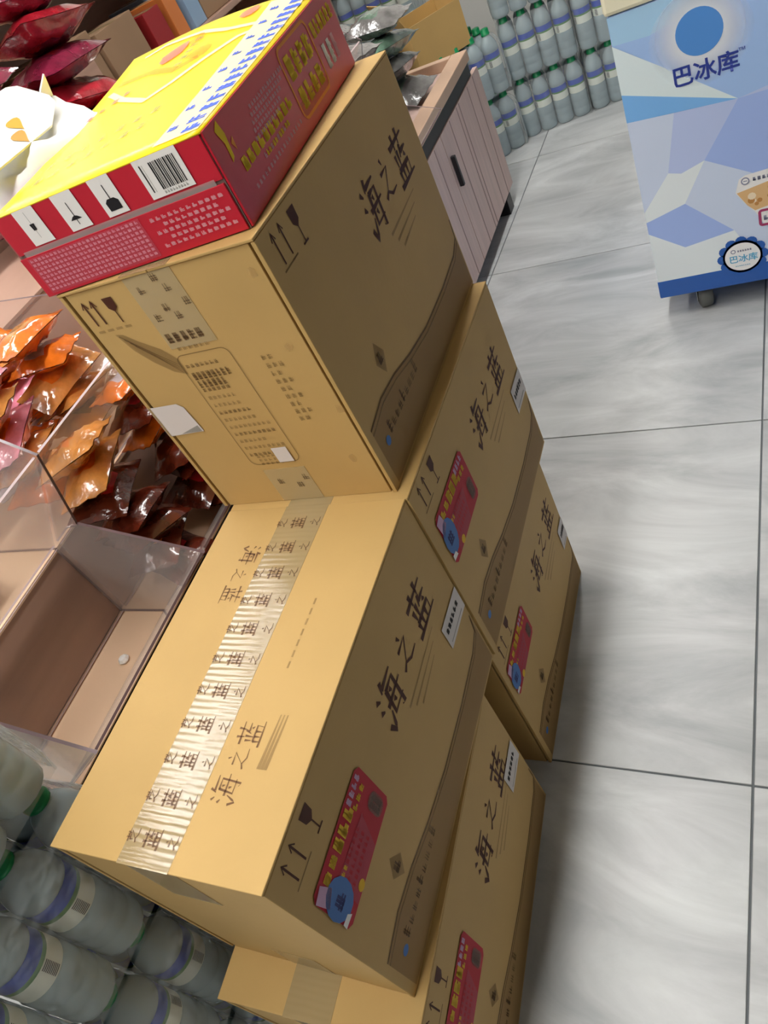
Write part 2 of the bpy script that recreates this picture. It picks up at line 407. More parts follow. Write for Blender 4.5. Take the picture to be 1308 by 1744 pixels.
    if full_front:
        f = Print(lambda u, v, h: on_front(u, v, h - 0.0012), 0.0010)
        for u in (-.234, -.222):
            f.stroke([(u, .286), (u, .314)], .0022, INK, taper=False); f.stroke([(u - .004, .307), (u, .315), (u + .004, .307)], .0016, INK, taper=False)
        f.poly([(-.206, .314), (-.192, .314), (-.193, .302), (-.199, .297), (-.205, .302)], INK); f.rect(-.1998, .284, -.1983, .298, INK)
        for i in range(4): f.rect(-.24 + .013 * i, .277, -.231 + .013 * i, .280, INK_F)
        f.glyphs(-.162, .247, 5, .0088, .013, INK_M, 4)
        f.glyphs(-.158, .237, 6, .0066, .005, INK_F, 5)
        # outlined label shape with its ribbon
        f.frame(-.169, .065, -.097, .232, .0012, INK_M, r=.010)
        rb = [(-.222, .272), (-.212, .270), (-.198, .258), (-.178, .244), (-.166, .229), (-.166, .207), (-.182, .214), (-.199, .230), (-.213, .249)]
        f.poly(rb, INK_F)
        for k in range(4): f.stroke([(-.219 + .004 * k, .269 - .005 * k), (-.196 + .004 * k, .246 - .006 * k), (-.170, .222 - .004 * k)], .0011, INK_M)
        rn = random.Random(8)
        for j in range(13):
            n = rn.randint(6, 9); h = .0055 if j not in (1, 2) else .011
            for i in range(n): f.glyph(-.163 + i * .0066, .214 - j * .0112 - (h - .0055), .0054, h, INK_M if j < 4 else INK_F if j % 3 else INK_M, rn, bold=.14)
        for j in range(3):
            for i in range(5): f.glyph(-.155 + i * .007, .076 - .006 * j, .005, .0045, INK_F, rn)
        for j in range(9):
            for i in range(2 + j % 2): f.glyph(-.066 + i * .008, .206 - j * .0105, .006, .007, INK_F, rn)
        for cx, cz in ((-.02, .30), (-.028, .215), (-.012, .13), (-.03, .06)):   # scuffed spots
            f.poly([(cx + random.uniform(.003, .007) * math.cos(a), cz + random.uniform(.004, .008) * math.sin(a)) for a in [k * .7 for k in range(9)]], ink('scuffed_kraft', rgb(206, 168, 108), .35))
        for u, v in ((-.132, .316), (-.124, .303), (-.156, .306), (-.141, .283), (-.112, .285), (-.158, .274), (-.132, .272), (-.15, .03), (-.125, .022), (-.112, .034)):
            f.glyph(u, v, .010, .010, INK_M, rn, dh=.0002, bold=.12)
        f.build('front_print', r)
        st = Print(lambda u, v, h: on_front(u, v, h - 0.0012), 0.0012); st.poly([(-.2565, .127), (-.2565, .172), (-.212, .172), (-.205, .166), (-.201, .128)], LABELW); st.build('white_label', r)
        d = Print(lambda u, v, h: on_front(u, v, h - 0.0012), 0.0015); d.poly([(-.235, .1285), (-.203, .1285), (-.204, .138)], P_GREY); d.rect(-.128, .066, -.107, .089, LABELW); d.build('small_white_tag', r)
    if top:
        t = Print(on_top(H), 0.0006)
        rn = random.Random(2)
        t = Print(on_top_r(H), 0.0006)
        for j in range(11):
            yy = .402 - .0378 * j
            for k, (u, sz) in enumerate(((-.160, .013), (-.136, .019), (-.112, .013))):
                if yy > .006: brush(t, (HAI, LAN, ZHI)[k] if k else ZHI + LAN[:4], yy - sz / 2, -u - sz / 2, sz, sz, INK_ST, t=.15)
        t.build('tape_stamp', r)
        q = Print(on_top_r(H), 0.0005)
        INK_T = ink('top_calligraphy', rgb(96, 52, 44), .6)
        brush(q, HAI, .066, .064, .026, .030, INK_T, t=.09); brush(q, ZHI, .097, .068, .020, .022, INK_T, t=.09); brush(q, LAN, .120, .062, .026, .028, INK_T, t=.09)
        brush(q, HAI, .340, .172, .026, .028, INK_T, t=.11, flip=True); brush(q, ZHI, .316, .178, .018, .020, INK_T, t=.09, flip=True); brush(q, LAN, .284, .172, .025, .028, INK_T, t=.09, flip=True)
        for k in range(3): q.stroke([(.10, .052 - .004 * k), (.155, .05 - .004 * k)], .004, INK_F)
        for k in range(7): q.rect(.205 + k * .013, .064, .213 + k * .013, .0665, INK_F)
        q.build('top_print', r)
    return r

carton('kraft carton with its taped top wholly in view, front of the stack', .2574, .4285, (-.1441, -.3869, CH), -.0046, top=True, stick=(.017, .177, .145, .258), wlab=(.360, .125, .427, .166), seed=11, full_front=False)
carton('kraft carton on the floor, lowest of the near pair, jutting towards the viewer', .2632, .4135, (-.1298, -.4316, 0), .0366, stick=(.008, .180, .134, .265), wlab=(.348, .158, .408, .205), seed=12)
carton('kraft carton standing highest, carrying the red and yellow box', .2569, .4248, (-.1548, .0539, 2 * CH), .0035, full_front=True, top=False, seed=13)
carton('kraft carton in the middle of the back stack, a thin ledge of its top showing', .2595, .4311, (-.1393, .0431, CH), -.0076, stick=(.022, .177, .150, .262), wlab=(.370, .122, .430, .168), seed=14)
carton('kraft carton on the floor under the back stack, shaded end showing', .2595, .4050, (-.1438, .0370, 0), .0029, stick=(.013, .200, .135, .272), wlab=(.366, .118, .404, .170), seed=15)

# ------------------------------------------------------------------ red and yellow box
def red_box():
    w, L, H = .257, .397, .088
    r = empty('snack_carton', (-.163, .073, 3 * CH), .083)
    tag(r, 'flat red carton with a yellow top, lying on the highest kraft carton', 'box')
    def lid(x, y):   # the loose lid lifts towards its far left corner
        a = max(0, -x / w); b = max(0, y / L)
        return H + 0.016 * (a ** .8) * (b ** 1.3) + 0.006 * math.sin(math.pi * a) * b
    bm = bmesh.new()
    box(bm, -w, -.0015, 0.0015, L, 0.0, H - .004)
    link('body', to_mesh(bm, 'body', [RED_IN]), r)
    boxes('lower_front_flap', RED, [(-w, -.003, -.0012, .0012, .001, .0445)], r, bev=.0004)
    boxes('upper_front_flap', RED, [(-w + .002, -.0018, .0002, .0024, .0475, H - .001)], r, bev=.0004)
    boxes('side_panel', RED, [(-.0012, .0012, .002, L, .001, H - .001)], r, bev=.0004)
    boxes('side_panel', RED, [(-w - .0012, -w + .0012, .002, L, .001, H - .001)], r, bev=.0004)
    st = Print(on_front, .0006); st.rect(-w + .01, .0425, -.01, .0500, film('clear_tape', (.6, .5, .48, 1), .45, .1)); 
    st.build('front_tape', r)
    # lid
    bm = bmesh.new(); N = 14; g = [[bm.verts.new((-w * i / N * (1 + .10 * (j / N) ** 2), L * j / N + .012 * (i / N) * (j / N), lid(-w * i / N, L * j / N) if (i or j) else H)) for j in range(N + 1)] for i in range(N + 1)]
    for i in range(N):
        for j in range(N): bm.faces.new((g[i][j], g[i][j + 1], g[i + 1][j + 1], g[i + 1][j]))
    lo = link('lid', to_mesh(bm, 'lid', YEL, True), r)
    sm = lo.modifiers.new('thick', 'SOLIDIFY'); sm.thickness = .0015; sm.offset = -1
    def top(u, v, h): return (u, v, lid(u, v) + h)
    t = Print(top, .0008)
    def ribbon(pts, wd, m, dh=0):
        q = []
        for i in range(len(pts) - 1):
            for k in range(6): q.append((pts[i][0] + (pts[i + 1][0] - pts[i][0]) * k / 6, pts[i][1] + (pts[i + 1][1] - pts[i][1]) * k / 6))
        q.append(pts[-1]); t.stroke(q, wd, m, dh, taper=False)
    ribbon([(-.250, .275), (-.205, .225), (-.150, .180), (-.125, .205), (-.100, .245), (-.070, .285), (-.045, .290)], .009, P_CREAM)
    ribbon([(-.245, .375), (-.215, .385), (-.150, .365), (-.10, .330), (-.055, .312)], .009, P_CREAM)
    ribbon([(-.25, .30), (-.19, .285), (-.14, .25), (-.115, .265)], .014, P_ORG, .0001)
    def blob(u, v, a, b, m, dh=.0001, n=9, sd=1):
        rn = random.Random(sd); ph = rn.random()
        c = t.bm.verts.new(top(u, v, t.h + dh)); vs = []
        for k in range(n):
            q = rn.uniform(.7, 1.15); vs.append(t.bm.verts.new(top(u + a * q * math.cos(k * 2 * math.pi / n + ph), v + b * q * math.sin(k * 2 * math.pi / n + ph), t.h + dh)))
        for k in range(n):
            f = t.bm.faces.new((c, vs[k], vs[(k + 1) % n])); f.material_index = t.mi(m)
    blob(-.175, .325, .018, .030, P_PINK, sd=2); blob(-.150, .345, .012, .018, P_ORG, sd=3); blob(-.085, .375, .014, .018, P_PINK, sd=4); blob(-.12, .28, .016, .02, P_ORG, sd=5)
    rn = random.Random(4)
    for i in range(5): t.glyph(-.150 + .0, .262 + .018 * i, .014, .012, P_GREY, rn, dh=.0002)
    for i in range(14):    # pale lettering near the front left
        t.glyph(-.235 + (i % 7) * .020, .050 + (i // 7) * .034 + .006 * (i % 7), .013, .017, P_GREY, rn, dh=.0001, bold=.1)
    for i in range(4): t.glyph(-.248 + .012 * i, .20 + .012 * i, .012, .014, P_PINK, rn, dh=.0002, bold=.12)
    ribbon([(-.030, .010), (-.030, .12), (-.032, .25), (-.034, .33), (-.036, .385)], .050, P_CREAM, .0001)
    for i in range(17):    # blue lettering along the right edge
        t.glyph(-.030 + rn.uniform(-.002, .002), .014 + i * .0222, .024, .015, P_BLUE, rn, dh=.0003, bold=.22)
        if i % 2: t.glyph(-.052, .012 + i * .0222, .013, .011, P_BLUE, rn, dh=.0003, bold=.18)
    t.build('lid_print', r)
    # front upper: white icon panels and barcode
    f = Print(lambda u, v, h: on_front(u, v, h + .0001), .0006)
    for u0, u1 in ((-.227, -.200), (-.176, -.150), (-.129, -.104)): f.rect(u0, .0515, u1, .0872, P_WHITE)
    f.rect(-.0755, .0520, -.0275, .0872, P_WHITE)
    x = -.060; rn = random.Random(6)
    while x < -.033:
        b = rn.choice((.0006, .0011, .0016)); f.rect(x, .0575, x + b, .082, P_BLACK, dh=.0003); x += b + rn.choice((.0007, .0011))
    f.rect(-.0705, .0575, -.0693, .082, P_BLACK, dh=.0003); f.rect(-.0675, .0575, -.0669, .082, P_GREY, dh=.0003)
    f.glyphs(-.060, .0535, 9, .0026, .003, P_GREY, 9, dh=.0003)
    # icons: glass on a stand, umbrella, stacking mark
    f.poly([(-.1235, .0640), (-.1085, .0640), (-.1090, .0560), (-.1230, .0560)], P_BLACK, dh=.0003); f.poly([(-.1200, .0670), (-.1120, .0670), (-.1085, .0640), (-.1235, .0640)], P_BLACK, dh=.0003); f.rect(-.1165, .067, -.1155, .080, P_BLACK, dh=.0003)
    f.poly([(-.1700, .0610), (-.1560, .0610), (-.1600, .0640), (-.1630, .0650), (-.1660, .0640)], P_BLACK, dh=.0003); f.rect(-.1634, .056, -.1626, .078, P_BLACK, dh=.0003)
    f.poly([(-.2165, .0720), (-.2105, .0720), (-.2115, .0655), (-.2155, .0655)], P_BLACK, dh=.0003); f.rect(-.2138, .0575, -.2132, .084, P_GREY, dh=.0003)
    f.build('icon_panel', r)
    # lower flap small print
    s = Print(lambda u, v, h: on_front(u, v, h + .0014), .0004)
    rn = random.Random(10)
    s.rect(-.248, .004, -.102, .043, P_PALE_BG)
    for j in range(8):
        for i in range(26): s.glyph(-.246 + i * .0055, .0385 - j * .0046, .0045, .0034, P_PALE, rn, dh=.0003, bold=.14)
    for j in range(5):
        for i in range(12 - (j % 2) * 3): s.glyph(-.092 + i * .0071 + (j % 2) * .012, .0350 - j * .0064, .0056, .0040, P_PALE, rn, dh=.0003, bold=.2)
    s.build('flap_lettering', r)
    # right side
    a = Print(lambda u, v, h: on_right(u, v, h + .0012), .0004)
    rn = random.Random(12)
    a.frame(.196, .012, .300, .084, .0032, P_GOLD, r=.012)
    a.rect(.200, .016, .296, .03, P_ORG)
    for i in range(4): a.glyph(.207 + .0215 * i, .048, .019, .026, P_YEL, rn, bold=.2)
    for i in range(4): a.glyph(.207 + .0215 * i, .020, .019, .022, P_YEL, rn, bold=.2)
    for i in range(6): a.glyph(.306 + .0137 * i, .058, .012, .017, P_YEL, rn, bold=.2)
    for i in range(3): a.glyph(.314 + .018 * i, .022, .014, .028, P_WHITE if i < 2 else P_PALE, rn, bold=.14)
    for i in range(10): a.glyph(.036 + .0148 * i, .035, .0136, .0125, P_YEL, rn, bold=.24)
    for i in range(12): a.glyph(.080 + .0066 * i, .0265, .006, .006, P_YEL if i % 3 else P_PALE, rn)
    for j in range(5):
        for i in range(15 - j): a.glyph(.095 + .0068 * i - .004 * j, .067 - .0058 * j, .0058, .0046, P_PALE, rn, dh=.0002, bold=.18)
    for i in range(18): a.glyph(.040 + .0083 * i, .0165, .0052, .005, P_PALE, rn)
    a.poly([(.020, .079), (.030, .085), (.034, .072), (.030, .053), (.024, .050), (.026, .066)], P_YEL); a.poly([(.036, .062), (.043, .066), (.041, .054)], P_GOLD)
    a.build('side_print', r)
    return r
P_PALE_BG = ink('rose_block', rgb(214, 84, 104), .5)
red_box()

# ------------------------------------------------------------------ water bottles
BH = 0.222; BR = 0.0325
prof = [(0, .006), (.018, .002), (.027, 0), (.031, .004), (BR, .012), (BR, .030), (.0312, .033), (BR, .036), (BR, .055), (.0312, .058), (BR, .061), (BR, .088), (.0305, .092), (.0305, .142), (BR, .146), (.032, .156), (.028, .172), (.020, .187), (.0135, .196), (.0128, .206), (.0128, .212), (0, .212)]
bottle_me = lathe('bottle', prof, BOTTLE, 18)
cap_me = lathe('cap', [(.0125, .1985), (.0158, .1985), (.0158, .204), (.0150, .2045), (.0150, .219), (.0135, .2212), (0, .2212)], CAPM, 14)
def lab_mi(i, k):
    if i == 2: return 0
    if i == 1: return 1
    return 3 if (k in (2, 11, 20, 29) or (i == 0 and k % 9 in (3, 5))) and False else 2
label_me = lathe('label', [(.0309, .092), (.0309, .117), (.0309, .123), (.0309, .142)], [LB_BLUE, LB_GRN, LB_WHT], 36, mi=lab_mi)
# barcode bars on the white band
bm = bmesh.new()
for a0 in (0.2, 3.3):
    for k in range(9):
        zz = .0945 + k * .0024
        for q in range(4):
            a, b = a0 + q * .09, a0 + (q + 1) * .09
            vs = [bm.verts.new((.0312 * math.cos(t), .0312 * math.sin(t), z)) for t, z in ((a, zz), (b, zz), (b, zz + .0012), (a, zz + .0012))]; bm.faces.new(vs)
bar_me = to_mesh(bm, 'barcode', P_BLACK)
def pack(loc, yaw, nx, ny, label, group, bars=True):
    r = empty('water_bottle_pack', loc, yaw); tag(r, label, 'bottle pack', group)
    for i in range(nx):
        for j in range(ny):
            b = link('bottle', bottle_me, r, ((i + .5) * .0665, (j + .5) * .0665, 0.0006), (0, 0, random.uniform(-.5, .5)))
            link('cap', cap_me, b); link('label', label_me, b)
            if bars: link('barcode', bar_me, b)
    # sagging film: a loose skin over the bottles
    w, d = nx * .0665, ny * .0665; e = .0016
    bm = bmesh.new(); rings = []
    pts = []
    def edge(n, a, b): return [(a[0] + (b[0] - a[0]) * k / n, a[1] + (b[1] - a[1]) * k / n) for k in range(n)]
    pts = edge(nx * 4, (-e, -e), (w + e, -e)) + edge(ny * 4, (w + e, -e), (w + e, d + e)) + edge(nx * 4, (w + e, d + e), (-e, d + e)) + edge(ny * 4, (-e, d + e), (-e, -e))
    zs = [.0008, .03, .07, .11, .15, .172, .19, .2045]
    for q, z in enumerate(zs):
        s = {0: .97, 5: .985, 6: .95, 7: .90}.get(q, 1.0)
        ring = []
        for k, (x, y) in enumerate(pts):
            nz = noise.noise(Vector((x * 40, y * 40, z * 30 + loc[0]))) * .0018 if s == 1.0 else 0
            ring.append(bm.verts.new((w / 2 + (x - w / 2) * s + nz, d / 2 + (y - d / 2) * s + nz, z)))
        rings.append(ring)
    n = len(pts)
    for q in range(len(zs) - 1):
        for k in range(n): bm.faces.new((rings[q][k], rings[q][(k + 1) % n], rings[q + 1][(k + 1) % n], rings[q + 1][k]))
    link('shrink_wrap', to_mesh(bm, 'shrink_wrap', SHRINK, True), r)
    return r
lv = ['on the floor', 'second from the floor', 'third from the floor', 'on top']
for k in range(4):
    pack((-.6395 - .002 * (k % 2), -.3115 - .266, k * BH), 0, 3, 4, 'pack of clear water bottles beside the near kraft cartons, ' + lv[k], 'bottle packs left of the near cartons')
c45 = math.radians(45)
for k in range(3):
    pack((-.640 - .0 , 2.645, k * BH), math.radians(15), 4, 3, 'water bottle pack by the far wall left of the freezer, ' + lv[k].replace('on top', 'third'), 'bottle packs at the far wall')
    pack((-.640 + .274 * math.cos(.2618), 2.645 + .274 * math.sin(.2618), k * BH), math.radians(15), 4, 3, 'water bottle pack partly behind the freezer, ' + lv[k], 'bottle packs at the far wall')
for k in range(2):
    a = math.radians(43); L = .40
    for q in range(2):
        ox, oy = -.201 * q * math.sin(a), .201 * q * math.cos(a)
        pack((-.625 - L * math.cos(a) + ox, 2.615 - L * math.sin(a) + oy, k * BH), a, 6, 3, 'long angled water bottle pack behind the counter, ' + ('front row, ', 'rear row, ')[q] + lv[k], 'bottle packs at the far wall')
for k in range(4):
    pack((-1.86, 3.02, k * BH), math.radians(2), 12, 3, 'wide water bottle pack against the far wall behind the counter, ' + lv[k], 'bottle packs at the far wall', bars=False)
for k in range(3, 5):
    pack((-.640, 2.645, k * BH), math.radians(15), 4, 3, 'water bottle pack by the far wall left of the freezer, ' + ['fourth', 'fifth'][k - 3] + ' from the floor', 'bottle packs at the far wall')

# ------------------------------------------------------------------ wooden counter with stepped candy display
Y0, Y1 = -.292, 2.10
ctr = empty('display_counter', (0, 0, 0))
tag(ctr, 'pinkish wooden shop counter with grooved doors and a stepped top behind the cartons', 'counter')
boxes('carcass', WOOD, [(-1.32, -.608, Y0, Y1 - .002, .055, .5045)], ctr, bev=.002)
boxes('plinth', BLACK, [(-1.28, -.640, Y0 + .01, Y1 - .02, .0, .0545)], ctr)
boxes('end_foot', BLACK, [(-.639, -.592, Y1 - .06, Y1 - .004, .0, .054)], ctr)
for k in range(5):
    y0 = .06 + k * .505 - .42; y1 = y0 + .500
    d = extrude_poly('door', [(y0, .058), (y1, .058), (y1, .462), (y0, .462)], 'x', -.6075, -.592, WOOD, ctr)
    for g in (.10, .19, .22, .34, .42):
        boxes('groove_strip', GROOVE, [(-.5925, -.5912, y0 + g, y0 + g + .006, .060, .460)], d)
    boxes('door_handle', BLACK, [(-.5915, -.578, y0 + .012, y0 + .026, .300, .392)], d, bev=.002)
boxes('handle_channel', BLACK, [(-.606, -.596, Y0 + .01, 2.09, .464, .500)], ctr)
boxes('edge_trim', WOOD_E, [(-.640, -.588, 1.36, Y1, .5052, .536)], ctr, bev=.002)
boxes('end_trim', WOOD_E, [(-1.32, -.642, Y1 - .03, Y1, .5052, .536)], ctr, bev=.002)
boxes('bin_floor', WOOD_L, [(-.70, -.588, Y0, .60, .5046, .5066)], ctr)
stp = empty('step_display', (0, 0, .5067))
tag(stp, 'brown wooden stepped riser standing on the counter under the candy bins', 'display riser')
boxes('riser', WOOD_D, [(-1.3200, -0.7015, -0.2920, 1.4000, 0.0000, 0.1483)], stp, bev=.001)
boxes('step_board', WOOD_L, [(-0.9600, -0.7000, -0.2920, 1.4000, 0.1485, 0.1543)], stp)
boxes('riser', WOOD_D, [(-1.3200, -0.9620, -0.2920, 1.4000, 0.1485, 0.3233)], stp, bev=.001)
boxes('step_board', WOOD_D, [(-1.3200, -0.9600, -0.2920, 1.4000, 0.3235, 0.3293)], stp)
boxes('backboard', WOOD_D, [(-1.3450, -1.3215, -0.2920, 1.4000, 0.0000, 0.5433)], stp, bev=.002)

# acrylic bins standing on the steps
bins = [(-.285, -.004, 'empty clear acrylic bin nearest the water bottles'), (.0, .33, 'clear acrylic bin of orange snacks beside the tall carton'), (.334, .66, 'acrylic bin behind the highest kraft carton'), (.664, .99, 'acrylic bin behind the red and yellow box'), (.994, 1.32, 'farthest acrylic bin on the steps')]
PROF = [(-.699, .5075), (-.600, .5075), (-.430, .640), (-.605, .712), (-.578, .780), (-.556, .836), (-.596, .868), (-.950, .905), (-.950, .662), (-.699, .662)]
for y0, y1, lb in bins:
    r = empty('acrylic_bin', (0, y0, 0)); tag(r, lb, 'display bin', 'acrylic candy bins on the counter')
    d = y1 - y0; t = .004
    extrude_poly('divider', PROF, 'y', d - t, d, [ACR, ACR_E], r, side_mi=1)
    extrude_poly('divider', PROF, 'y', 0, t, [ACR, ACR_E], r, side_mi=1) if y0 < -.2 else None
    y_a = t + .0005 if y0 < -.2 else .0005; y_b = d - t - .0005
    # sloped front panels and back panels, each a thin plate
    def plate(name, p, q, th, em):
        n = Vector((-(q[1] - p[1]), q[0] - p[0])).normalized() * th
        o = extrude_poly(name, [p, q, (q[0] + n.x, q[1] + n.y), (p[0] + n.x, p[1] + n.y)], 'y', y_a, y_b, [ACR, em], r)
        for f in o.data.polygons: f.material_index = 1 if f.area < .004 * (y_b - y_a) + 1e-6 and abs(f.normal.y) < .5 else 0
    plate('front_panel', (-.600, .5095), (-.432, .6400), .003, ACR_E)
    plate('upper_front_panel', (-.690, .6700), (-.560, .8340), .003, ACR_L)
    plate('back_panel', (-.690, .5095), (-.690, .664), .003, ACR_L)

# near end bin stopper and scrap on the bin floor
sc = lathe('paper_scrap', [(0, 0), (.007, .0005), (.009, .004), (.006, .008), (0, .009)], P_WHITE, 7, smooth=False)
o = link('paper_scrap', sc, None, (-.630, -.095, .5068)); tag(o, 'tiny white paper scrap lying in the empty acrylic bin', 'scrap')

# ------------------------------------------------------------------ snack packets
def pouch_mesh(nm, w, l, th, mats, sd, wr=1.0):
    rn = Vector((sd * 3.1, sd * 1.7, sd * .9)); bm = bmesh.new(); NU, NV = 8, 12
    for side in (1, -1):
        g = []
        for i in range(NU + 1):
            row = []
            for j in range(NV + 1):
                u = -1 + 2 * i / NU; v = -1 + 2 * j / NV
                p = max(0, 1 - abs(u) ** 2.4) ** .6 * max(0, 1 - abs(v / .86) ** 3) ** .6 if abs(v) < .86 else 0
                x = u * w / 2 * (1 - .08 * (1 - abs(v))); y = v * l / 2
                nz = noise.noise(Vector((x * 55, y * 55, side * 3)) + rn) * .009 * wr * (p > 0)
                cr = (.0012 * math.cos(j * math.pi) if abs(v) >= .86 else 0)
                row.append(bm.verts.new((x, y + cr * 0, side * (th / 2 * p + .0006) + nz * p + (.002 * math.sin(u * 9) if p == 0 else 0))))
            g.append(row)
        for i in range(NU):
            for j in range(NV):
                f = bm.faces.new((g[i][j], g[i + 1][j], g[i + 1][j + 1], g[i][j + 1])); f.material_index = 1 if (2 <= i <= 5 and 4 <= j <= 7) else 0
    bmesh.ops.remove_doubles(bm, verts=bm.verts, dist=.0003)
    return to_mesh(bm, nm, mats, True)
def foil(name, c, r=.16, tr=0.0): return mat(name, c, r, .8, var=.45, vscale=28, coat=.8, trans=tr, bump=1.0, bscale=70)
K_ORG = foil('orange_wrapper', rgb(224, 112, 30)); K_AMB = foil('amber_wrapper', rgb(206, 140, 70)); K_BRN = foil('brown_shade_snack', rgb(84, 30, 16)); K_RED = foil('red_wrapper', rgb(178, 34, 48))  # the brown is darkened to carry shade beside the tall carton
K_MAG = foil('magenta_wrapper', rgb(128, 36, 62)); K_PNK = foil('pink_wrapper', rgb(216, 130, 150)); K_SLV = foil('silver_wrapper', rgb(196, 190, 198)); K_TAN = foil('tan_wrapper', rgb(160, 128, 104)); K_GRN = foil('green_clear_wrapper', rgb(92, 118, 100)); K_GRY = foil('grey_clear_wrapper', rgb(112, 110, 108)); K_BLU = foil('pale_blue_wrapper', rgb(140, 170, 196))
def variants(nm, pairs, w=.085, l=.12, th=.034): return [pouch_mesh(nm, w * random.uniform(.9, 1.1), l * random.uniform(.9, 1.1), th, list(p), i + 1 + w * 100) for i, p in enumerate(pairs)]
V_ORG = variants('snack_packet', [(K_ORG, K_SLV), (K_AMB, K_BRN), (K_ORG, K_AMB), (K_AMB, K_ORG)])
V_SHADE = variants('snack_packet', [(K_BRN, K_RED), (K_BRN, K_BRN), (K_BRN, K_ORG)])  # dark packets: the bin's deep shade put into their colour
V_PNK = variants('snack_packet', [(K_PNK, K_ORG), (K_SLV, K_PNK)])
V_MAG = variants('snack_packet', [(K_MAG, K_RED), (K_RED, K_MAG), (K_MAG, K_MAG)], .15, .22, .06)
V_TAN = variants('snack_packet', [(K_TAN, K_GRY), (K_TAN, K_TAN)], .12, .17, .05)
V_CLR = variants('snack_packet', [(K_GRN, K_GRY), (K_GRY, K_GRN), (K_GRY, K_SLV)], .13, .19, .06)
def heap(vs, x0, x1, y0, y1, z0, z1, stepx, stepy, stepz, label, group, tilt=.25, yawr=.4, lab=None):
    z = z0 + stepz * .55; k = 0; out = []
    while z < z1:
        nx = max(1, int((x1 - x0) / stepx)); ny = max(1, int((y1 - y0) / stepy))
        for i in range(nx):
            for j in range(ny):
                x = x0 + (i + .5) * (x1 - x0) / nx; y = y0 + (j + .5) * (y1 - y0) / ny
                me = random.choice(vs); o = link('snack_packet', me, None, (x + random.uniform(-.004, .004), y + random.uniform(-.004, .004), z), (random.uniform(-tilt, tilt), random.uniform(-tilt, tilt), random.uniform(-yawr, yawr) + (math.pi / 2 if random.random() < .2 else 0)))
                a, b = [q.name.split('_')[0] for q in me.materials]
                tag(o, (a + ' and ' + b if a != b else a) + ' patterned ' + label + ', ' + ('bottom', 'second', 'third', 'fourth', 'fifth', 'sixth')[min(k, 5)] + ' layer', 'snack packet', group); out.append(o)
        z += stepz; k += 1
    return out
heap(V_SHADE, -.685, -.560, .012, .30, .508, .66, .11, .13, .037, 'packet coloured dark for shade, low in the bin beside the tall carton', 'brown shade-coloured snack packets')
heap(V_SHADE + V_ORG + V_ORG, -.690, -.590, .012, .31, .660, .78, .09, .13, .038, 'packet heaped beside the tall carton', 'orange snack packets')  # dark packets mixed in to colour the shade by the carton
heap(V_ORG + V_ORG + V_PNK, -.900, -.690, .015, .30, .700, .88, .10, .13, .038, 'packet piled on the upper step', 'orange snack packets on the step')
heap(V_PNK, -.930, -.720, -.26, -.02, .662, .72, .10, .13, .038, 'packet on the step near the bottles', 'pink snack packets')
heap(V_TAN, -.94, -.70, .345, .60, .662, .72, .14, .19, .055, 'bag in a bin behind the highest carton', 'tan snack bags')
heap(V_TAN, -.94, -.70, .70, 1.28, .662, .75, .14, .19, .055, 'bag in a farther bin', 'tan snack bags in the farther bins')
heap(V_MAG, -1.29, -.99, .62, 1.22, .84, 1.22, .16, .23, .065, 'bag heaped high on the top step', 'magenta snack bags')
heap(V_TAN, -1.29, -.99, 1.23, 1.40, .84, .95, .14, .19, .055, 'bag at the top step end', 'tan snack bags on the top step')
heap(V_CLR, -1.28, -.68, 1.46, 2.04, .508, .80, .15, .20, .065, 'bag on the far counter end', 'clear snack bags')

# open shelf rack behind the counter
rk = empty('shelf_rack', (-1.80, 1.00, 0)); tag(rk, 'brown wooden shelf rack of packets behind the counter', 'shelf')
for z in (.06, .46, .88, 1.24): boxes('shelf_board', WOOD_D, [(0, .43, .02, 1.98, z, z + .02)], rk, bev=.002)
for y in (0, 1.982): boxes('upright', WOOD_D, [(0, .43, y, y + .018, 0, 1.26)], rk, bev=.002)
boxes('back_board', WOOD_D, [(-.02, -.001, 0, 2.0, 0, 1.26)], rk)
# kraft and coloured packets on the rack
def carton_small(x, y, z, a, b, h, m, label, rz=0):
    r = empty('small_carton', (x, y, z), rz); tag(r, label, 'box', 'small cartons on the rack')
    boxes('body', m, [(-a / 2, a / 2, -b / 2, b / 2, 0, h)], r, bev=.002)
    boxes('tape', TAPE, [(-a / 2 - .0006, a / 2 + .0006, -.02, .02, h, h + .0006)], r)
CR = mat('plain_brown_carton', rgb(150, 120, 92), .7, var=.08)
RD = mat('red_packet_board', rgb(150, 36, 40), .4); BLC = mat('pale_blue_packet_board', rgb(140, 168, 196), .4); ORC = mat('orange_packet_board', rgb(206, 120, 60), .4)
for n, (y, b, h, m, lb) in enumerate([(1.17, .20, .16, CR, 'brown carton nearest on the rack shelf'),
        (1.64, .2, .15, CR, 'brown carton just before the upright red one'), (1.40, .24, .17, CR, 'wide brown carton in the middle of the rack'), (1.84, .09, .12, RD, 'upright red carton on the rack'), (1.945, .07, .13, ORC, 'orange carton on the rack beside the upright red one'), (2.05, .09, .14, BLC, 'pale blue carton on the rack'), (2.22, .2, .14, CR, 'low brown carton past the pale blue one'), (2.50, .24, .22, RD, 'big red carton at the far end of the rack'), (2.76, .2, .18, CR, 'last brown carton on the rack')]):
    carton_small(-1.53, y, .9006, .28, b, h, m, lb, .06 * ((n % 3) - 1))

